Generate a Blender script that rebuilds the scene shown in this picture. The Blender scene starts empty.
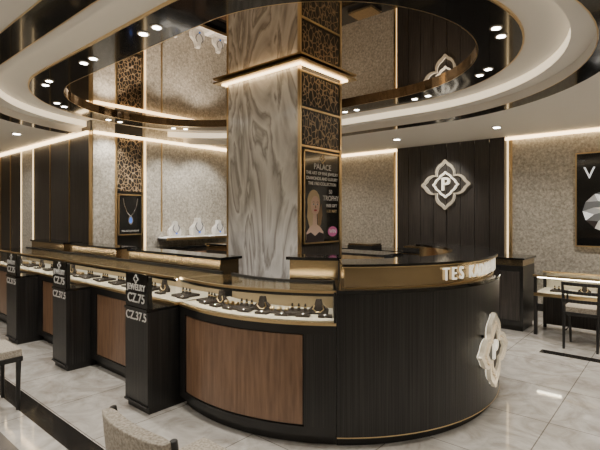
import bpy, bmesh, math, random
from mathutils import Vector, Matrix
random.seed(4)
S = bpy.context.scene
D2R = math.pi/180

# ------------------------------------------------------------------ materials
def newmat(name):
    m = bpy.data.materials.new(name); m.use_nodes = True
    return m, m.node_tree, m.node_tree.nodes['Principled BSDF']
def mat(name, col, rough=0.5, metal=0.0, em=None, es=0.0, coat=0.0, spec=None):
    m, nt, b = newmat(name)
    b.inputs['Base Color'].default_value = (*col, 1)
    b.inputs['Roughness'].default_value = rough
    b.inputs['Metallic'].default_value = metal
    b.inputs['Coat Weight'].default_value = coat
    if spec is not None: b.inputs['Specular IOR Level'].default_value = spec
    if em:
        b.inputs['Emission Color'].default_value = (*em, 1)
        b.inputs['Emission Strength'].default_value = es
    return m
def texmat(name, stops, scale=(1,1,1), nscale=5, detail=6, dist=0.0, rough=0.5, metal=0, bump=0, coat=0, kind='noise', nrough=0.55):
    m, nt, b = newmat(name); N = nt.nodes; L = nt.links
    tc = N.new('ShaderNodeTexCoord'); mp = N.new('ShaderNodeMapping')
    mp.inputs['Scale'].default_value = scale
    L.new(tc.outputs['Object'], mp.inputs['Vector'])
    if kind == 'noise':
        t = N.new('ShaderNodeTexNoise'); t.inputs['Scale'].default_value = nscale
        t.inputs['Detail'].default_value = detail; t.inputs['Distortion'].default_value = dist
        t.inputs['Roughness'].default_value = nrough
        out = t.outputs['Fac']
    else:
        t = N.new('ShaderNodeTexVoronoi'); t.feature = 'DISTANCE_TO_EDGE'; t.inputs['Scale'].default_value = nscale
        out = t.outputs['Distance']
    L.new(mp.outputs[0], t.inputs['Vector'])
    r = N.new('ShaderNodeValToRGB'); cr = r.color_ramp
    while len(cr.elements) < len(stops): cr.elements.new(0.5)
    for e, (p, c) in zip(cr.elements, stops): e.position = p; e.color = (*c, 1)
    L.new(out, r.inputs[0]); L.new(r.outputs[0], b.inputs['Base Color'])
    b.inputs['Roughness'].default_value = rough; b.inputs['Metallic'].default_value = metal
    b.inputs['Coat Weight'].default_value = coat; b.inputs['Coat Roughness'].default_value = 0.1
    if bump:
        bp = N.new('ShaderNodeBump'); bp.inputs['Strength'].default_value = bump; bp.inputs['Distance'].default_value = 0.01
        L.new(out, bp.inputs['Height']); L.new(bp.outputs[0], b.inputs['Normal'])
    return m

M = {}
la,lb,lc=(.80,.775,.74),(.60,.575,.545),(.34,.315,.29)
M['marble'] = texmat('grey_vein_marble', [(0.26,lb),(0.33,la),(0.37,lc),(0.42,lb),(0.47,la),(0.50,lc),(0.53,lb),(0.58,la),(0.615,lc),(0.65,la),(0.71,lb),(0.76,lc)],
                     scale=(1.5,1.5,.40), nscale=1.35, detail=7, dist=1.2, rough=.18, coat=.35, nrough=.5)
M['stone'] = texmat('champagne_mottled_stone', [(0.32,(.20,.18,.15)),(0.5,(.46,.425,.36)),(0.68,(.80,.75,.66))], nscale=24, detail=8, rough=.5, bump=.3, nrough=.8)
M['darkwood'] = texmat('dark_wood_panel', [(0.3,(.018,.0155,.014)),(0.7,(.07,.06,.052))], scale=(45,45,1.2), nscale=1.5, rough=.4, bump=.1)
M['brownwood'] = texmat('walnut_veneer', [(0.3,(.16,.088,.05)),(0.7,(.31,.18,.108))], scale=(18,18,1.5), nscale=2, rough=.35, coat=.15)
M['ribblack'] = texmat('black_ribbed_laminate', [(0.38,(.006,.006,.006)),(0.65,(.032,.030,.028))], scale=(110,110,.8), nscale=1.3, rough=.34, bump=.2)
M['lace'] = texmat('gold_lace_pattern', [(0.0,(.50,.38,.24)),(0.05,(.28,.19,.11)),(0.09,(.012,.010,.008)),(1,(.02,.015,.012))], scale=(1,1,.7), nscale=20, kind='voronoi', rough=.3)
M['black'] = mat('gloss_black', (.010,.010,.010), .1, coat=.3)
M['satin'] = mat('satin_black', (.016,.015,.014), .4)
M['gold'] = mat('brushed_gold', (.78,.59,.33), .28, 1)
M['goldband'] = mat('bronze_gold_glass', (.55,.42,.25), .16, .92)
M['caseback'] = mat('bronze_case_back', (.42,.33,.21), .3, .4)
M['bronze'] = mat('bronze_fascia', (.36,.27,.18), .06, .95)
M['mirror'] = mat('bronze_mirror', (.66,.56,.46), .01, 1)
M['cream'] = mat('cream_ceiling_paint', (.76,.725,.67), .6)
M['plaster'] = mat('taupe_plaster', (.42,.38,.32), .7)
M['led'] = mat('warm_led_strip', (1,.8,.5), .5, em=(1,.72,.38), es=2.2)
M['ledsoft'] = mat('soft_cove_led', (1,.8,.5), .5, em=(1,.72,.40), es=6)
M['tray'] = mat('tray_cove_led', (1,.85,.6), .5, em=(1,.84,.60), es=1.1)
M['casled'] = mat('showcase_led', (1,.9,.75), .5, em=(1,.88,.68), es=34)
M['lamp'] = mat('downlight_lens', (1,1,1), .5, em=(1,.97,.92), es=22)
M['signlit'] = mat('backlit_sign_acrylic', (1,.95,.85), .4, em=(1,.90,.70), es=.8)
M['signgold'] = mat('polished_sign_gold', (.95,.86,.68), .22, .7, em=(1,.84,.6), es=.22)
M['signmetal'] = mat('champagne_metal', (.90,.84,.73), .25, .6)
M['white'] = mat('white_print', (.9,.88,.85), .5)
M['whitelit'] = mat('lit_white_print', (.85,.85,.85), .5, em=(1,1,1), es=.6)
M['velvet'] = mat('cream_velvet', (.70,.64,.52), .8)
M['bust'] = mat('bust_linen', (.80,.78,.74), .7)
M['darkvel'] = mat('dark_velvet', (.03,.022,.018), .8)
M['silver'] = mat('silver', (.8,.8,.82), .15, 1)
M['fabric'] = texmat('beige_fabric', [(0.3,(.27,.235,.19)),(0.7,(.60,.54,.45))], nscale=90, detail=3, rough=.9, bump=.2)
M['skin'] = mat('print_skin', (.85,.62,.50), .6)
M['hair'] = mat('print_blonde_hair', (.72,.56,.34), .6)
M['hair2'] = mat('print_hair_shade', (.34,.22,.12), .6)
M['lips'] = mat('print_lips', (.5,.08,.1), .6)
M['ink'] = mat('print_ink', (.03,.02,.02), .6)
M['pink'] = mat('print_pink', (.65,.15,.38), .6)
M['goldprint'] = mat('print_gold', (.8,.6,.32), .5)
M['blue'] = mat('sapphire_blue', (.05,.14,.5), .1, em=(.1,.25,.9), es=.6)
M['grey'] = mat('print_grey', (.20,.21,.23), .4)
M['lgrey'] = mat('print_light_grey', (.58,.6,.63), .4)
M['fdark'] = mat('dark_floor_inlay', (.022,.020,.018), .1)
M['fgrey'] = mat('grey_floor_inlay', (.20,.18,.16), .1)
# thin glass
m, nt, b = newmat('showcase_glass'); N = nt.nodes; L = nt.links
tr = N.new('ShaderNodeBsdfTransparent'); tr.inputs[0].default_value = (.96,.97,.96,1)
gl = N.new('ShaderNodeBsdfGlossy'); gl.inputs['Roughness'].default_value = .02
lw = N.new('ShaderNodeLayerWeight'); lw.inputs[0].default_value = .5
pw = N.new('ShaderNodeMath'); pw.operation='POWER'; pw.inputs[1].default_value = 5
ml = N.new('ShaderNodeMath'); ml.operation='MULTIPLY_ADD'; ml.inputs[1].default_value = .6; ml.inputs[2].default_value = .03
mx = N.new('ShaderNodeMixShader')
L.new(lw.outputs['Facing'],pw.inputs[0]); L.new(pw.outputs[0],ml.inputs[0]); L.new(ml.outputs[0],mx.inputs[0])
L.new(tr.outputs[0], mx.inputs[1]); L.new(gl.outputs[0], mx.inputs[2])
L.new(mx.outputs[0], N['Material Output'].inputs['Surface']); M['glass'] = m
# floor tiles
m, nt, b = newmat('polished_marble_tiles'); N = nt.nodes; L = nt.links
tc = N.new('ShaderNodeTexCoord'); br = N.new('ShaderNodeTexBrick')
br.offset = 0; br.inputs['Scale'].default_value = 1; br.inputs['Brick Width'].default_value = .8; br.inputs['Row Height'].default_value = .8
br.inputs['Mortar Size'].default_value = .004; br.inputs['Mortar Smooth'].default_value = 0
br.inputs['Color1'].default_value = (.63,.60,.555,1); br.inputs['Color2'].default_value = (.70,.67,.62,1); br.inputs['Mortar'].default_value = (.27,.245,.215,1)
no = N.new('ShaderNodeTexNoise'); no.inputs['Scale'].default_value = 2.6; no.inputs['Detail'].default_value = 10; no.inputs['Distortion'].default_value = 1.8; no.inputs['Roughness'].default_value=.65
cr = N.new('ShaderNodeValToRGB'); cr.color_ramp.elements[0].position = .32; cr.color_ramp.elements[0].color = (.58,.55,.515,1); cr.color_ramp.elements[1].position = .62; cr.color_ramp.elements[1].color = (1,1,1,1)
mu = N.new('ShaderNodeMix'); mu.data_type = 'RGBA'; mu.blend_type = 'MULTIPLY'; mu.inputs[0].default_value = 1
L.new(tc.outputs['Object'], br.inputs['Vector']); L.new(tc.outputs['Object'], no.inputs['Vector']); L.new(no.outputs['Fac'], cr.inputs[0])
L.new(br.outputs['Color'], mu.inputs[6]); L.new(cr.outputs[0], mu.inputs[7]); L.new(mu.outputs[2], b.inputs['Base Color'])
b.inputs['Roughness'].default_value = .05; b.inputs['Specular IOR Level'].default_value = 1.0; M['floor'] = m

# ------------------------------------------------------------------ mesh builder
class MB:
    def __init__(s): s.v=[]; s.f=[]; s.mi=[]; s.ms=[]
    def mid(s, m):
        if m not in s.ms: s.ms.append(m)
        return s.ms.index(m)
    def add(s, vs, fs, m):
        o=len(s.v); s.v += [tuple(x) for x in vs]; k=s.mid(m)
        for f in fs: s.f.append([o+i for i in f]); s.mi.append(k)
    def box(s, x0,x1,y0,y1,z0,z1, m, T=None):
        vs=[Vector((x,y,z)) for x in (x0,x1) for y in (y0,y1) for z in (z0,z1)]
        if T is not None: vs=[T@v for v in vs]
        s.add(vs, [(0,1,3,2),(4,6,7,5),(0,4,5,1),(2,3,7,6),(0,2,6,4),(1,5,7,3)], m)
    def arc(s, c, r0,r1,z0,z1,a0,a1,m,n=None):
        if n is None: n=max(2,int(abs(a1-a0)/2.5))
        vs=[]; fs=[]
        for i in range(n+1):
            a=(a0+(a1-a0)*i/n)*D2R; ca,sa=math.cos(a),math.sin(a)
            for r,z in ((r0,z0),(r1,z0),(r1,z1),(r0,z1)): vs.append((c[0]+r*ca,c[1]+r*sa,z))
        for i in range(n):
            p=4*i;q=p+4
            for k in range(4): fs.append((p+k,p+(k+1)%4,q+(k+1)%4,q+k))
        fs += [(0,3,2,1),(4*n,4*n+1,4*n+2,4*n+3)]
        s.add(vs,fs,m)
    def cyl(s, p0,p1,r0,m,r1=None,n=12):
        if r1 is None: r1=r0
        p0=Vector(p0);p1=Vector(p1);d=(p1-p0).normalized()
        a=d.orthogonal().normalized(); b=d.cross(a)
        vs=[];fs=[]
        for i in range(n):
            t=2*math.pi*i/n; e=a*math.cos(t)+b*math.sin(t)
            vs += [p0+e*r0, p1+e*r1]
        for i in range(n):
            j=(i+1)%n; fs.append((2*i,2*j,2*j+1,2*i+1))
        fs += [tuple(2*i for i in range(n))[::-1], tuple(2*i+1 for i in range(n))]
        s.add(vs,fs,m)
    def tube(s, pts, r, m, n=6, closed=False):
        pts=[Vector(p) for p in pts]; k=len(pts)
        for i in range(k if closed else k-1): s.cyl(pts[i], pts[(i+1)%k], r, m, n=n)
    def prism(s, poly, O, U, V, W, d0, d1, m):
        n=len(poly); vs=[O+U*x+V*y+W*d0 for x,y in poly]+[O+U*x+V*y+W*d1 for x,y in poly]
        fs=[tuple(range(n))[::-1], tuple(range(n,2*n))]+[(i,(i+1)%n,n+(i+1)%n,n+i) for i in range(n)]
        s.add(vs,fs,m)
    def ring(s, po, pi_, O,U,V,W,d0,d1,m):
        n=len(po); vs=[]
        for P,d in ((po,d0),(pi_,d0),(po,d1),(pi_,d1)): vs += [O+U*x+V*y+W*d for x,y in P]
        fs=[]
        for i in range(n):
            j=(i+1)%n
            fs += [(i,j,n+j,n+i),(2*n+i,3*n+i,3*n+j,2*n+j),(i,2*n+i,2*n+j,j),(n+i,n+j,3*n+j,3*n+i)]
        s.add(vs,fs,m)
    def build(s, name, smooth=False, parent=None, bevel=0, recalc=True):
        V=[Vector(v) for v in s.v]
        lo=Vector([min(v[i] for v in V) for i in range(3)]); hi=Vector([max(v[i] for v in V) for i in range(3)])
        c=(lo+hi)/2; c.z=lo.z
        me=bpy.data.meshes.new(name); me.from_pydata([tuple(v-c) for v in V],[],s.f)
        for m in s.ms: me.materials.append(M[m])
        me.polygons.foreach_set('material_index', s.mi)
        if recalc:
            bm=bmesh.new(); bm.from_mesh(me); bmesh.ops.recalc_face_normals(bm, faces=bm.faces[:]); bm.to_mesh(me); bm.free()
        if smooth:
            me.polygons.foreach_set('use_smooth',[True]*len(me.polygons)); me.set_sharp_from_angle(angle=35*D2R)
        o=bpy.data.objects.new(name,me); S.collection.objects.link(o); o.location=c
        if bevel:
            bv=o.modifiers.new('bevel','BEVEL'); bv.width=bevel; bv.segments=2; bv.limit_method='ANGLE'
        if parent: 
            o.parent=parent; o.matrix_parent_inverse=Matrix.Translation(parent.location).inverted()
        return o

def text(name, body, size, m, O, U, V, parent=None, ext=.002, align='CENTER', bold=0):
    cu=bpy.data.curves.new(name,'FONT'); cu.body=body; cu.size=size; cu.extrude=ext; cu.align_x=align; cu.align_y='CENTER'; cu.offset=bold
    t=bpy.data.objects.new(name,cu); S.collection.objects.link(t)
    bpy.context.view_layer.update()
    me=bpy.data.meshes.new_from_object(t.evaluated_get(bpy.context.evaluated_depsgraph_get()))
    bpy.data.objects.remove(t)
    W=U.cross(V); R=Matrix((U,V,W)).transposed().to_4x4()
    me.transform(R); me.materials.clear(); me.materials.append(M[m])
    o=bpy.data.objects.new(name,me); S.collection.objects.link(o); o.location=O
    if parent:
        o.parent=parent; o.matrix_parent_inverse=Matrix.Translation(parent.location).inverted()
    return o
X=Vector((1,0,0)); Y=Vector((0,1,0)); Z=Vector((0,0,1))

def quatre(s, n=144, d=.5, rho=.4):
    out=[]
    for i in range(n):
        t=2*math.pi*i/n
        a=((t+math.pi/4)%(math.pi/2))-math.pi/4
        r=d*math.cos(a)+math.sqrt(max(0,rho*rho-(d*math.sin(a))**2))
        r+=.12*math.exp(-(a/.10)**2)
        out.append((s*r*math.cos(t),s*r*math.sin(t)))
    return out

# ------------------------------------------------------------------ room shell
XL,XR,YN,YB = -7.19,5.0,-4.0,8.35
b=MB(); b.box(-13,XR,YN,YB+.2,-.1,0,'floor'); fl=b.build('floor')
b=MB()
b.box(-13,1.0,1.30,1.46,0,.003,'fdark'); b.box(-13,1.0,.96,1.08,0,.003,'fgrey')
b.box(1.0,1.16,1.30,6.0,0,.003,'fdark'); b.box(-1.3,1.0,5.80,5.94,0,.003,'fdark')
b.build('trim_1')
# back wall
b=MB()
b.box(XL-.2,XR,YB+.03,YB+.2,0,3.3,'plaster')
b.box(XL,-4.56,YB-.03,YB+.03,0,3.25,'stone')
b.box(-2.28,XR,YB-.03,YB+.03,0,3.25,'stone')
b.box(-4.56,-2.28,YB,YB+.03,0,3.25,'satin')
b.build('wall_back')
b=MB(); x=-4.46
for i in range(8):
    b.box(x+.004,x+.256,YB-.12,YB-.001,0,2.95,'darkwood'); x+=.26
b.build('trim_2')
b=MB()
b.box(-4.51,-4.475,YB-.06,YB-.001,.0,2.93,'led'); b.box(-2.365,-2.33,YB-.06,YB-.001,.0,2.93,'led')
b.box(-4.56,-4.51,YB-.07,YB-.001,0,2.93,'gold'); b.box(-2.33,-2.28,YB-.07,YB-.001,0,2.93,'gold')
b.build('trim_3')
b=MB(); b.box(XL+.1,XR,YB-.09,YB-.031,2.9,2.94,'ledsoft'); b.build('trim_4')
b=MB(); b.box(XL+.1,-4.6,YB-.06,YB-.031,0,.12,'satin'); b.box(-2.25,XR,YB-.06,YB-.031,0,.12,'satin'); b.build('baseboard_back')
# left display wall
b=MB()
b.box(XL-.2,XL-.03,3.5,YB+.03,0,3.3,'plaster')
b.box(XL-.03,XL+.02,3.30,3.66,0,3.25,'stone')
b.box(XL-.03,XL-.0,3.66,4.17,0,3.25,'satin')
b.box(XL,XL+.02,3.70,4.14,2.0,2.9,'lace')
b.box(XL-.03,XL+.02,4.22,YB,0,3.25,'stone')
b.build('wall_left')
b=MB()
for y in (3.66,4.14): b.box(XL+.021,XL+.05,y,y+.025,0,2.93,'gold')
b.box(XL,XL+.04,4.175,4.215,0,2.93,'led')
b.box(XL+.021,XL+.04,4.52,4.54,1.3,2.93,'gold')
b.box(XL+.021,XL+.04,6.2,6.24,0,2.93,'led')
b.box(XL+.021,XL+.08,3.3,YB-.1,2.9,2.94,'ledsoft')
b.build('trim_5')
b=MB()
b.box(-13,XL-.03,3.33,3.5,0,3.3,'plaster')
x=XL
for i in range(9):
    w=.80 if i<3 else .62
    b.box(x-w+.01,x-.03,3.28,3.33,0,3.25,'darkwood' if i not in (3,) else 'stone')
    b.box(x-w-.03,x-w,3.27,3.33,0,2.93,'led' if i in (2,3) else 'gold'); x-=w+.03
b.box(XL-.03,XL,3.25,3.34,0,2.95,'gold')
b.box(-13,XL-.03,3.22,3.28,2.9,2.94,'ledsoft')
b.build('wall_alcove')
b=MB(); b.box(-13.2,-13,YN,3.5,0,3.3,'plaster'); b.build('wall_far')
b=MB(); b.box(-13,XR,YN-.2,YN,0,3.3,'stone'); b.build('wall_front')
b=MB(); b.box(XR,XR+.2,YN-.2,YB+.2,0,3.3,'stone'); b.build('wall_right')

# ------------------------------------------------------------------ ceiling
C1=(-2.85,3.68); C2=(-5.2,3.68)
def stad(R,n=40):
    p=[]
    for i in range(n+1):
        a=(-90+180*i/n)*D2R; p.append((C1[0]+R*math.cos(a),C1[1]+R*math.sin(a)))
    for i in range(n+1):
        a=(90+180*i/n)*D2R; p.append((C2[0]+R*math.cos(a),C2[1]+R*math.sin(a)))
    return p
def band(mb,Ra,za,Rb,zb,m):
    A=stad(Ra);B=stad(Rb);n=len(A)
    mb.add([(x,y,za) for x,y in A]+[(x,y,zb) for x,y in B],[(i,(i+1)%n,n+(i+1)%n,n+i) for i in range(n)],m)
ZC=2.95
bm=bmesh.new()
inner=[bm.verts.new((x,y,ZC)) for x,y in stad(2.60)]
outer=[bm.verts.new(p) for p in ((-13,YN,ZC),(XR,YN,ZC),(XR,YB+.03,ZC),(-13,YB+.03,ZC))]
es=[]
for lp in (inner,outer):
    for i in range(len(lp)): es.append(bm.edges.new((lp[i],lp[(i+1)%len(lp)])))
bmesh.ops.triangle_fill(bm,use_beauty=True,use_dissolve=False,edges=es)
for f in bm.faces:
    if f.normal.z>0: f.normal_flip()
me=bpy.data.meshes.new('ceiling'); bm.to_mesh(me); bm.free(); me.materials.append(M['cream'])
ceil=bpy.data.objects.new('ceiling',me); S.collection.objects.link(ceil)
b=MB()
band(b,2.60,ZC,2.60,ZC-.015,'gold'); band(b,2.60,ZC-.015,2.38,ZC-.015,'black'); band(b,2.38,ZC-.015,2.37,ZC-.015,'gold')
band(b,2.37,ZC-.015,2.37,3.03,'cream'); band(b,2.37,3.03,2.20,3.03,'cream'); band(b,2.20,3.03,2.20,3.12,'tray'); 
band(b,2.20,3.12,1.87,3.12,'cream')
band(b,1.87,3.12,1.87,3.1,'gold'); band(b,1.87,3.1,1.855,3.1,'gold')
band(b,1.855,3.1,1.50,3.1,'black'); band(b,1.50,3.1,1.49,3.1,'gold'); band(b,1.49,3.1,1.49,3.165,'bronze')
st=stad(1.49); b.add([(x,y,3.16) for x,y in st],[tuple(range(len(st)))],'mirror')
b.box(-13,XR,YN,YB+.1,3.3,3.35,'plaster')
b.build('ceiling_feature',recalc=False)

PS=.86
def spot(name,loc,power,size=110,blend=.6,col=(1,.945,.86),r=.05,aim=None):
    l=bpy.data.lights.new(name,'SPOT'); l.energy=power*PS; l.spot_size=size*D2R; l.spot_blend=blend; l.color=col; l.shadow_soft_size=r
    o=bpy.data.objects.new(name,l); S.collection.objects.link(o); o.location=loc
    if aim: o.rotation_euler=(Vector(aim)-Vector(loc)).to_track_quat('-Z','Y').to_euler()
    return o
# ring lights
Rr=1.70; Ls=C1[0]-C2[0]; tot=2*Ls+2*math.pi*Rr
def pos(s):
    s%=tot
    if s<Ls: return (C2[0]+s, C1[1]-Rr)
    s-=Ls
    if s<math.pi*Rr: a=-math.pi/2+s/Rr; return (C1[0]+Rr*math.cos(a),C1[1]+Rr*math.sin(a))
    s-=math.pi*Rr
    if s<Ls: return (C1[0]-s,C1[1]+Rr)
    s-=Ls; a=math.pi/2+s/Rr; return (C2[0]+Rr*math.cos(a),C2[1]+Rr*math.sin(a))
b=MB(); k=14
for i in range(k):
    for ds in (-.1,.1):
        x,y=pos(.80+tot*i/k+ds)
        b.cyl((x,y,3.092),(x,y,3.1),.05,'signmetal',n=20); b.cyl((x,y,3.09),(x,y,3.093),.034,'lamp',n=20)
    x,y=pos(.80+tot*i/k); spot('ring_spot',(x,y,3.05),85,105)
b.build('ceiling_ring_downlights')
b=MB()  # a few real downlights at the far side; the rest added as room fill
DL=[(.6,-1.2,130),(-2,-1.5,150),(-5,-1.2,130),(3,-2,100),(3,1.2,120),(3.2,4.2,130),(1,2.2,140),(-8.6,1.0,110),(-10.8,1.6,110),(-5.4,.4,100),(-2.7,.35,100),
    (-5.8,7.2,80),(-3.9,7.2,80),(-2.2,7.2,80),(-.6,7.2,110),(1.4,7.2,110),(.3,5.2,150),(-8.4,2.6,50),(-9.8,2.6,50)]
for x,y,p in DL:
    b.cyl((x,y,ZC-.012),(x,y,ZC),.07,'signmetal',n=20); b.cyl((x,y,ZC-.016),(x,y,ZC-.011),.052,'lamp',n=20)
    spot('downlight_fill_spot',(x,y,ZC-.05),p,140,1,r=.12)
b.build('ceiling_downlights_and_fill')
spot('wall_fill_spot',(-3.44,7.3,2.9),60,60,aim=(-3.44,8.3,1.9))  # added spots with no fixture, brighten the emblem, shelf and pictures
spot('wall_fill_spot',(-6.3,5.3,2.9),80,90,aim=(-7.19,5.3,1.5))
spot('wall_fill_spot',(-6.3,3.9,2.9),60,70,aim=(-7.19,3.9,1.6))
spot('wall_fill_spot',(.2,7.3,2.9),70,80,aim=(.2,8.3,1.8))

# ------------------------------------------------------------------ column
cx0,cx1,cy0,cy1=-4.07,-2.96,3.45,4.18
b=MB()
b.box(cx0,cx1-.03,cy0,cy1,0,3.158,'marble')
b.box(cx1-.03,cx1,cy0,cy0+.03,0,3.158,'gold'); b.box(cx1-.03,cx1,cy1-.03,cy1,0,3.158,'gold')
b.box(cx1-.03,cx1-.01,cy0+.03,cy1-.03,0,1.27,'darkwood')
b.box(cx1-.03,cx1-.012,cy0+.03,cy1-.03,1.27,3.158,'satin')
b.box(cx1-.012,cx1-.006,cy0+.06,cy1-.06,2.33,2.68,'lace'); b.box(cx1-.012,cx1-.006,cy0+.06,cy1-.06,2.74,3.05,'lace')
for z in (2.30,2.69,3.06): b.box(cx1-.02,cx1+.002,cy0+.03,cy1-.03,z,z+.02,'gold')
b.box(cx0-.01,cx0+.01,cy0-.01,cy0+.01,0,3.1,'gold')
# crown
c=.12
b.box(cx0-c,cx1+c,cy0-c,cy0,3.125,3.145,'gold'); b.box(cx0-c,cx1+c,cy1,cy1+c,3.125,3.145,'gold')
b.box(cx0-c,cx0,cy0,cy1,3.125,3.145,'gold'); b.box(cx1,cx1+c,cy0,cy1,3.125,3.145,'gold')
for e in ((cx0-.05,cx1+.05,cy0-.05,cy0-.02),(cx0-.05,cx1+.05,cy1+.02,cy1+.05),(cx0-.05,cx0-.02,cy0,cy1),(cx1+.02,cx1+.05,cy0,cy1)):
    b.box(*e,3.11,3.125,'ledsoft')
b.build('marble_column')

# column poster
px=cx1+.004
b=MB()
py0,py1,pz0,pz1=3.50,4.13,1.30,2.27
b.box(cx1-.005,px,py0,py1,pz0,pz1,'black')
for a in ((py0,py0+.015,pz0,pz1),(py1-.015,py1,pz0,pz1),(py0,py1,pz0,pz0+.015),(py0,py1,pz1-.015,pz1)):
    b.box(cx1-.005,px+.012,*a,'gold')
def pshape(poly,m,d): b.prism(poly,Vector((px,0,0)),Y,Z,X,d,d+.001,m)
def ell(cy,cz,ry,rz,n=28,rot=0):
    return [(cy+ry*math.cos(t)*math.cos(rot)-rz*math.sin(t)*math.sin(rot), cz+ry*math.cos(t)*math.sin(rot)+rz*math.sin(t)*math.cos(rot)) for t in [2*math.pi*i/n for i in range(n)]]
hc=(3.68,1.72)
pshape(ell(hc[0]-.01,hc[1]+.01,.105,.135),'hair',.0005)
pshape([(3.57,1.70),(3.56,1.58),(3.60,1.47),(3.66,1.42),(3.66,1.6)],'hair',.001)
pshape([(3.80,1.72),(3.815,1.6),(3.79,1.50),(3.74,1.44),(3.73,1.6)],'hair2',.001)
pshape([(3.545,1.34),(3.55,1.42),(3.60,1.475),(3.65,1.50),(3.655,1.60),(3.72,1.60),(3.725,1.50),(3.78,1.47),(3.83,1.42),(3.84,1.34)],'skin',.0015)
pshape([(3.545,1.315),(3.55,1.40),(3.62,1.42),(3.69,1.38),(3.76,1.42),(3.835,1.40),(3.84,1.315)],'ink',.0022)
pshape(ell(hc[0]+.012,hc[1]-.02,.074,.102),'skin',.003)
pshape([(3.60,1.77),(3.62,1.84),(3.69,1.85),(3.75,1.82),(3.77,1.76),(3.72,1.80),(3.66,1.80)],'hair',.004)
for dy in (-.03,.034):
    pshape(ell(hc[0]+.012+dy,hc[1]-.008,.018,.008,12),'white',.0042)
    pshape(ell(hc[0]+.012+dy,hc[1]-.008,.008,.008,10),'ink',.0048)
    pshape([(hc[0]+dy-.01,hc[1]+.012),(hc[0]+dy+.012,hc[1]+.022),(hc[0]+dy+.034,hc[1]+.012),(hc[0]+dy+.012,hc[1]+.014)],'hair2',.0042)
pshape([(3.690,1.70),(3.700,1.70),(3.706,1.672),(3.686,1.672)],'hair2',.0042)
pshape(ell(hc[0]+.013,hc[1]-.07,.026,.010,14),'lips',.0042)
pshape(ell(4.0,1.42,.085,.055),'pink',.001)
po=b.build('advertising_poster')
PX=Vector((px+.002,0,0))
def pt(s,y,z,sz,m='white'): text('poster_text',s,sz,m,PX+Y*y+Z*z,Y,Z,po,.0005,bold=.001)
q=MB(); q.ring(quatre(.05,64),quatre(.038,64),PX+Y*3.82+Z*2.195,Y,Z,X,0,.001,'goldprint'); q.build('poster_logo',parent=po)
pt('P',3.82,2.195,.045,'goldprint'); pt('PALACE',3.82,2.11,.085)
pt('THE ART OF FINE JEWELRY',3.82,2.04,.046); pt('DIAMONDS AND LUXURY',3.82,1.985,.046); pt('THE 1963 COLLECTION',3.82,1.93,.046)
pt('50',3.96,1.85,.06); pt('TROPHY',3.97,1.78,.075); pt('FREE GIFT',3.98,1.70,.045); pt('1-31 MAY',3.98,1.64,.045,'goldprint')
pt('WIN',4.0,1.42,.06)

# ------------------------------------------------------------------ island
CC=(-2.8,3.76); R=1.6
def jewel_items(b, place, n, w):
    for i in range(n):
        t=(i+.5)/n
        T=place(t,.5)
        k=i%3
        if k==0:
            b.box(-.09,.09,-.10,.08,.0,.02,'darkvel',T)
            for q in (-.05,0,.05):
                b.cyl(T@Vector((q,0,.02)),T@Vector((q,0,.075)),.013,'darkvel',r1=.006,n=10)
                b.cyl(T@Vector((q,0,.045)),T@Vector((q,0,.053)),.013,'gold',n=10)
        elif k==1:
            neck=[(-.07,0),(-.075,.035),(-.03,.07),(-.02,.11),(.02,.11),(.03,.07),(.075,.035),(.07,0)]
            O=T@Vector((0,.02,0)); R3=T.to_3x3()
            b.prism(neck,O,R3@X,R3@Z,R3@(-Y),0,.03,'darkvel')
            b.tube([O+R3@Vector((x,-.034,z)) for x,z in ((-.03,.07),(-.04,.04),(-.015,.018),(.015,.018),(.04,.04),(.03,.07))],.004,'gold')
        else:
            b.box(-.1,.1,-.07,.05,.0,.012,'darkvel',T)
            for q in (-.06,0,.06):
                b.cyl(T@Vector((q-.012,-.01,.028)),T@Vector((q+.012,-.01,.028)),.018,'gold',n=12)
        T2=place(t+.35/n,.28)
        b.box(-.05,.05,-.03,.03,.0,.016,'darkvel',T2)
        b.cyl(T2@Vector((0,0,.016)),T2@Vector((0,0,.026)),.018,'silver',r1=.006,n=10)

# curved display counter
a0,a1=-105.8,-52.0
b=MB()
b.arc(CC,1.12,1.54,0,.08,a0,a1,'satin')
b.arc(CC,1.10,1.58,.08,.84,a0,a1,'satin')
b.arc(CC,1.58,1.60,.08,.14,a0,a1,'satin'); b.arc(CC,1.58,1.60,.78,.84,a0,a1,'satin')
b.arc(CC,1.58,1.60,.14,.78,a0,a0+4,'satin'); b.arc(CC,1.58,1.60,.14,.78,a1-8,a1,'ribblack')
b.arc(CC,1.58,1.592,.15,.77,a0+4.4,a1-8.4,'brownwood')
b.arc(CC,1.10,1.605,.84,.858,a0,a1,'gold')
b.arc(CC,1.14,1.58,.858,.868,a0,a1,'velvet')
b.arc(CC,1.10,1.12,.858,1.05,a0,a1,'caseback')
b.arc(CC,1.10,1.60,1.062,1.07,a0,a1,'glass'); b.arc(CC,1.592,1.60,.858,1.06,a0,a1,'glass')
b.arc(CC,1.585,1.604,1.062,1.08,a0,a1,'gold'); b.arc(CC,1.10,1.13,1.05,1.08,a0,a1,'satin')
b.arc(CC,1.574,1.585,1.055,1.0615,a0,a1,'casled'); b.arc(CC,1.585,1.5915,1.04,1.0615,a0,a1,'satin')
b.arc(CC,1.10,1.604,.86,1.07,a1-.6,a1,'satin')
def pl(t,d):
    a=(a0+2+(a1-a0-4)*t)*D2R; r=1.58-.42*d
    return Matrix.Translation((CC[0]+r*math.cos(a),CC[1]+r*math.sin(a),.868))@Matrix.Rotation(a+math.pi/2,4,'Z')
jewel_items(b,pl,8,.2)
b.build('curved_display_counter',smooth=True)

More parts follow.
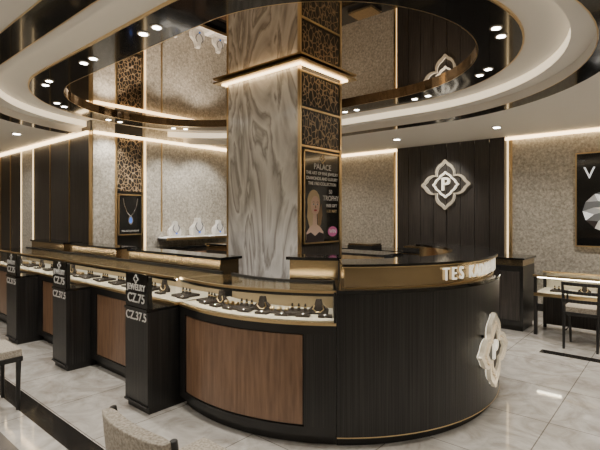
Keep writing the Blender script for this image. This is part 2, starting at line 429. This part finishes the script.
def vitrine(b,x0,x1,n,y0=2.18,y1=2.70):
    b.box(x0,x1,y0-.005,y1,.843,.862,'gold'); b.box(x0,x1,y0+.02,y1-.03,.862,.868,'velvet')
    b.box(x0,x1,y1-.02,y1,.862,1.05,'caseback')
    b.box(x0,x1,y0,y1,1.062,1.07,'glass'); b.box(x0,x1,y0,y0+.008,.862,1.06,'glass')
    b.box(x0,x1,y0-.004,y0+.015,1.062,1.08,'gold'); b.box(x0,x1,y1-.03,y1,1.05,1.08,'satin')
    b.box(x0,x1,y0+.0155,y0+.026,1.055,1.0615,'casled'); b.box(x0,x1,y0+.0085,y0+.015,1.04,1.0615,'satin')
    def pl(t,d): return Matrix.Translation((x0+.08+(x1-x0-.16)*t,y0+.04+.4*d,.868))
    jewel_items(b,pl,n,.2)
# straight display counters
def straight(x0,x1,y0=2.18,y1=2.70,n=4):
    b=MB()
    b.box(x0,x1,y0+.06,y1,0,.08,'satin'); b.box(x0,x1,y0+.02,y1,.08,.84,'satin')
    b.box(x0,x1,y0,y0+.02,.08,.14,'satin'); b.box(x0,x1,y0,y0+.02,.78,.84,'satin')
    b.box(x0,x0+.12,y0,y0+.02,.14,.78,'satin'); b.box(x1-.12,x1,y0,y0+.02,.14,.78,'satin')
    b.box(x0+.13,x1-.13,y0+.008,y0+.02,.15,.77,'brownwood')
    vitrine(b,x0,x1,n)
    return b.build('display_counter')
straight(-4.789,-3.601,n=5); straight(-6.249,-5.131,n=4); straight(-8.2,-6.601,n=5)
# pillars
def pillar(x0,x1,y0=1.93,y1=2.70):
    b=MB()
    b.box(x0+.01,x1-.01,y0+.02,y1,0,.06,'satin'); b.box(x0,x1,y0,y1,.06,.82,'ribblack')
    b.box(x0,x1,y0-.01,y1,.82,.842,'black')
    b.box(x0+.01,x1-.01,y0+.01,y0+.045,.842,1.10,'satin')
    b.box(x0+.005,x1-.005,y0,y0+.01,.845,1.12,'black')
    b.box(x0,x1,y0-.012,y0,.055,.07,'satin')
    vitrine(b,x0,x1,1)
    p=b.build('counter_pillar'); xm=(x0+x1)/2; O=Vector((xm,y0-.003,0))
    q=MB(); q.ring(quatre(.04,48),quatre(.028,48),O+Z*1.075,X,Z,-Y,0,.003,'white'); q.build('pillar_logo',parent=p)
    text('pillar_text','JEWELRY',.07,'white',O+Z*1.005,X,Z,p,bold=.001); text('pillar_text','CZ.75',.105,'white',O+Z*.915,X,Z,p,bold=.001)
    text('pillar_text','CZ.37.5',.098,'white',Vector((xm,y0-.003,.77)),X,Z,p,bold=.001)
pillar(-3.60,-3.25); pillar(-5.13,-4.79); pillar(-6.60,-6.25)
# raised ledges
def ledge(x0,x1,y0=2.72,y1=2.96):
    b=MB(); b.box(x0,x1,y0,y1,0,1.0,'satin'); b.box(x0+.004,x1-.004,y0+.004,y1-.004,1.0,1.175,'goldband')
    b.box(x0-.02,x1+.02,y0-.01,y1+.02,1.175,1.20,'black'); b.build('raised_counter_ledge')
ledge(-5.0,-3.32); ledge(-6.55,-5.3); ledge(-8.1,-6.85)
b=MB()
b.arc(CC,.84,1.07,0,1.05,-72,-50,'satin'); b.arc(CC,.845,1.065,1.05,1.235,-71.8,-50.2,'goldband'); b.arc(CC,.82,1.09,1.235,1.26,-73,-49,'black')
b.build('raised_counter_ledge',smooth=True)
# drum reception counter
ea=-1.5*D2R; en=Vector((math.cos(ea),math.sin(ea),0)); et=Vector((-math.sin(ea),math.cos(ea),0)); EO=Vector((CC[0],CC[1],.53))+en*1.614
b=MB(); d0,d1=-51.9,90
b.arc(CC,1.12,1.55,0,.07,d0,d1,'satin'); b.arc(CC,1.10,1.60,.07,1.06,d0,d1,'ribblack')
b.arc(CC,1.10,1.612,1.06,1.085,d0,d1,'black'); b.arc(CC,1.595,1.602,.07,.077,d0,d1,'gold')
b.arc(CC,1.24,1.55,1.085,1.235,d0+2,70,'goldband'); b.arc(CC,1.20,1.585,1.235,1.26,d0+1.5,71,'black')
b.arc(CC,1.545,1.556,1.085,1.093,d0+2,70,'gold'); b.arc(CC,1.58,1.588,1.236,1.243,d0+1.5,71,'gold')
for dt,dz in ((-.12,-.12),(.12,-.12),(-.12,.12),(.12,.12)):
    p=EO+et*dt+Z*dz; b.cyl(p-en*.03,p,.012,'satin')
drum=b.build('round_reception_counter',smooth=True)
s='TES KADAH EMAS'; th=-20.5
for ch in s:
    if ch!=' ':
        a=th*D2R; n=Vector((math.cos(a),math.sin(a),0)); t=Vector((-math.sin(a),math.cos(a),0))
        text('sign_letter',ch,.135,'signlit',Vector((CC[0],CC[1],1.160))+n*1.562,t*.82,Z,drum,.008)
    th+=3.15 if ch!=' ' else 1.8
# drum emblem
O,t,n=EO,et,en
b=MB()
b.prism(quatre(.275),O,t,Z,n,0,.02,'signlit'); b.ring(quatre(.29),quatre(.235),O,t,Z,n,.012,.045,'signgold')
b.prism(quatre(.235),O,t,Z,n,.02,.025,'caseback'); b.ring(quatre(.205),quatre(.165),O,t,Z,n,.025,.05,'signgold'); b.prism(quatre(.165),O,t,Z,n,.025,.03,'satin')
eo=b.build('illuminated_emblem_sign'); text('emblem_letter','P',.2,'signlit',O+n*.04,t,Z,eo,.008,bold=.005)
# wall emblem
O=Vector((-3.43,YB-.121,2.17)); b=MB()
b.ring(quatre(.45),quatre(.405),O,X,Z,-Y,.0,.03,'signlit'); b.ring(quatre(.465),quatre(.40),O,X,Z,-Y,.03,.06,'signgold')
i1=[(x*.74,y*.74) for x,y in quatre(.37,d=.3,rho=.5)]; i2=[(x*.64,y*.64) for x,y in quatre(.37,d=.3,rho=.5)]
b.ring(i1,i2,O,X,Z,-Y,0,.05,'signlit')
eo=b.build('wall_emblem_sign'); text('emblem_letter','P',.34,'signlit',O-Y*.03,X,Z,eo,.02,bold=.004)

# rear run of the island
b=MB()
b.box(-6.3,-2.81,4.88,5.32,0,.07,'satin'); b.box(-6.3,-2.81,4.86,5.34,.07,1.0,'darkwood'); b.box(-6.3,-2.81,4.865,5.335,1.0,1.08,'goldband'); b.box(-6.32,-2.81,4.84,5.36,1.08,1.11,'black')
for i in range(5): b.box(-6.2+i*.68,-5.6+i*.68,4.85,4.86,.15,.9,'brownwood')
b.build('service_counter')
# back counter
b=MB()
b.box(-6.4,-1.70,6.68,7.2,0,.07,'satin'); b.box(-6.4,-1.68,6.63,7.23,.07,.90,'ribblack'); b.box(-6.4,-1.685,6.635,7.225,.90,.985,'goldband'); b.box(-6.42,-1.66,6.61,7.25,.985,1.01,'black')
for i in range(5): b.box(-6.2+i*.92,-5.4+i*.92,6.62,6.63,.15,.82,'darkwood')
for x in (-5.6,-4.4,-3.3): 
    b.box(x-.25,x+.25,6.75,7.1,1.01,1.06,'satin'); b.box(x-.24,x+.24,6.76,7.09,1.06,1.09,'goldband')
b.build('back_counter')
# consultation display table
b=MB(); x0,x1,y0,y1=-1.55,2.2,6.63,7.2
b.box(x0,x1,y0,y1,.52,.56,'satin'); b.box(x0+.02,x1-.02,y0+.02,y1-.02,.56,.567,'velvet')
b.box(x0,x1,y1-.02,y1,.56,.78,'velvet'); b.box(x0,x1,y0,y0+.008,.56,.78,'glass'); b.box(x0,x1,y0,y1,.78,.79,'glass')
b.box(x0-.01,x1+.01,y0-.01,y0+.03,.775,.80,'gold'); b.box(x0-.01,x1+.01,y1-.03,y1,.775,.80,'gold'); b.box(x0,x1,y0-.005,y0+.01,.52,.56,'gold')
for xx in (x0,-.3,.95,x1-.04): b.box(xx,xx+.04,y0,y0+.04,0,.78,'satin'); b.box(xx,xx+.04,y1-.04,y1,0,.78,'satin')
b.box(x0,x1,y0+.035,y0+.047,.762,.774,'casled'); b.box(x0,x1,y1-.05,y1-.02,.05,.52,'darkwood')
def pl(t_,d): return Matrix.Translation((x0+.1+(x1-x0-.2)*t_,y0+.05+.45*d,.567))
jewel_items(b,pl,12,.2)
b.build('display_table')

# wall shelf and busts
def bust(b,O,U,W,s):
    prof=[(-.12,0),(-.14,.06),(-.13,.13),(-.06,.19),(-.042,.24),(-.04,.29),(.04,.29),(.042,.24),(.06,.19),(.13,.13),(.14,.06),(.12,0)]
    p=[(x*s,z*s) for x,z in prof]
    b.prism(p,O,U,Z,W,-.04*s,.02*s,'bust'); b.prism([(x*.8,z*.93+.008) for x,z in p],O,U,Z,W,.02*s,.05*s,'bust')
    b.tube([O+U*x*s+Z*z*s+W*.056*s for x,z in ((-.045,.215),(-.075,.16),(-.05,.10),(0,.06),(.05,.10),(.075,.16),(.045,.215))],.008*s,'grey')
    c=O+Z*.055*s+W*.06*s; b.cyl(c,c+W*.012,.018*s,'blue',n=10)
b=MB(); b.box(XL+.022,XL+.32,4.45,6.05,1.16,1.19,'satin'); b.box(XL+.03,XL+.31,4.46,6.04,1.19,1.2,'whitelit'); b.box(XL+.31,XL+.325,4.45,6.05,1.15,1.2,'gold')
b.build('wall_shelf')
for y,s in ((4.72,.95),(5.22,1.15),(5.72,1.0)):
    b=MB(); b.box(XL+.06,XL+.28,y-.18,y+.18,1.2,1.215,'bust'); bust(b,Vector((XL+.15,y,1.215)),Y,X,s); b.build('necklace_bust')
b=MB(); b.box(XL+.03,XL+.4,3.75,6.15,0,1.0,'darkwood'); b.box(XL+.03,XL+.42,3.73,6.17,1.0,1.04,'black')
for i in range(4): b.box(XL+.4,XL+.41,3.8+i*.59,4.34+i*.59,.1,.94,'brownwood')
b.build('wall_cabinet')
# pendant picture
b=MB(); xx=XL+.021
b.box(xx,xx+.025,3.72,4.12,1.28,1.93,'black')
for a in ((3.70,3.72,1.26,1.95),(4.12,4.14,1.26,1.95),(3.70,4.14,1.26,1.28),(3.70,4.14,1.93,1.95)): b.box(xx,xx+.035,*a,'gold')
Q=Vector((xx+.028,3.92,1.6))
b.tube([Q+Y*x+Z*z for x,z in ((-.13,.28),(-.11,.16),(-.06,.04),(0,-.02),(.06,.04),(.11,.16),(.13,.28))],.006,'silver')
b.prism([(0,.0),(.035,-.05),(.045,-.1),(.025,-.15),(0,-.165),(-.025,-.15),(-.045,-.1),(-.035,-.05)],Q,Y,Z,X,0,.006,'silver')
b.prism([(0,-.03),(.02,-.06),(.028,-.1),(.015,-.135),(0,-.14),(-.015,-.135),(-.028,-.1),(-.02,-.06)],Q,Y,Z,X,.006,.01,'blue')
pp=b.build('pendant_picture'); text('picture_text','PALACE JEWELRY',.04,'white',Q-Z*.27,Y,Z,pp,.001)
# diamond poster on back wall
b=MB(); yy=YB-.031; b.box(-1.31,.35,yy-.05,yy,1.12,2.56,'black')
for a in ((-1.33,-1.31,1.10,2.58),(.35,.37,1.10,2.58)): b.box(a[0],a[1],yy-.06,yy,a[2],a[3],'gold')
for z in (1.10,2.56): b.box(-1.31,.35,yy-.06,yy,z,z+.02,'gold')
O=Vector((-.68,yy-.051,1.66)); n_=16
def rp(r,i,sc=.68): return (1.15*r*math.cos(2*math.pi*i/n_),1.15*r*sc*math.sin(2*math.pi*i/n_))
cols=['lgrey','grey','whitelit','ink','white','grey']
for i in range(n_):
    for tri,m in (([rp(.48,i),rp(.48,i+1),rp(.36,i+.5)],cols[i%6]),([rp(.48,i),rp(.36,i+.5),rp(.36,i-.5)],cols[(i*5+2)%6]),([rp(.36,i-.5),rp(.36,i+.5),rp(.22,i)],cols[(i*7+4)%6]),([rp(.22,i),rp(.36,i+.5),rp(.22,i+1)],cols[(i*3+1)%6]),([rp(.22,i),rp(.22,i+1),(0,0)],cols[(i*5)%6])):
        b.prism(tri,O,X,Z,-Y,0,.002,m)
dp=b.build('diamond_poster'); text('poster_text','V I P',.26,'whitelit',Vector((-1.22,yy-.053,2.25)),X,Z,dp,.001,align='LEFT')

# ------------------------------------------------------------------ chairs
def chair(cx,cy,rot,slat=False,sc=1.0):
    T=Matrix.Translation((cx,cy,0))@Matrix.Rotation(rot*D2R,4,'Z')@Matrix.Diagonal((sc,sc,1,1))
    b=MB()
    for sx in (-1,1):
        b.cyl(T@Vector((sx*.19,.2,0)),T@Vector((sx*.205,.2,.42)),.014,'satin',r1=.02)
        b.cyl(T@Vector((sx*.20,-.25,0)),T@Vector((sx*.205,-.19,.44)),.014,'satin',r1=.02)
        b.cyl(T@Vector((sx*.205,-.19,.44)),T@Vector((sx*.22,-.24,.80)),.02,'satin',r1=.015)
    b.box(-.22,.22,-.21,.23,.40,.44,'satin',T)
    b.box(-.215,.215,-.20,.225,.44,.50,'fabric',T)
    n=10
    def backcurve(x): return -.245-.03*(1-(x/.22)**2)
    if slat:
        for z in (.56,.66,.76):
            for i in range(n):
                xa=-.22+.44*i/n; xb=xa+.044
                b.prism([(xa,backcurve(xa)),(xb,backcurve(xb)),(xb,backcurve(xb)+.02),(xa,backcurve(xa)+.02)],T.translation,T.to_3x3()@X,T.to_3x3()@Y,Z,z,z+.04,'satin')
        for sx in (-1,1):
            b.box(sx*.22-.015,sx*.22+.015,-.22,.14,.64,.665,'satin',T); b.cyl(T@Vector((sx*.22,.13,.44)),T@Vector((sx*.22,.13,.65)),.012,'satin')
            b.cyl(T@Vector((sx*.2,-.22,.2)),T@Vector((sx*.2,.2,.2)),.008,'silver')
    else:
        vs=[];m_=12
        for i in range(m_+1):
            x=-.225+.45*i/m_; y=backcurve(x*.97); e=1-abs(2*i/m_-1)**6*.5
            for j in range(5):
                z=.50+.30*j/4; lean=-.03*(z-.5)/.3
                vs.append(T@Vector((x,y+lean-.02*e,z)))
            for j in range(5):
                z=.80-.30*j/4; lean=-.03*(z-.5)/.3
                vs.append(T@Vector((x,y+lean+.045*e,z)))
        fs=[]
        for i in range(m_):
            for j in range(10):
                p=i*10+j;q=i*10+(j+1)%10; fs.append((p,q,q+10,p+10))
        fs += [tuple(range(10)),tuple(range(m_*10,m_*10+10))]
        b.add(vs,fs,'fabric')
    return b.build('consultation_chair' if slat else 'upholstered_chair',smooth=True,bevel=.004)
chair(-1.60,1.16,0); chair(-4.36,1.10,0)
chair(-.94,6.36,0,True,.85)

# ------------------------------------------------------------------ camera/world
cam=bpy.data.cameras.new('camera'); co=bpy.data.objects.new('camera',cam); S.collection.objects.link(co)
co.location=(0,0,1.6); co.rotation_euler=(90*D2R,0,40.6*D2R)
cam.sensor_width=36; cam.lens=27; cam.shift_y=-10/600; cam.clip_start=.05
S.camera=co
w=bpy.data.worlds.new('world'); S.world=w; w.use_nodes=True
w.node_tree.nodes['Background'].inputs[0].default_value=(.5,.42,.33,1); w.node_tree.nodes['Background'].inputs[1].default_value=.2
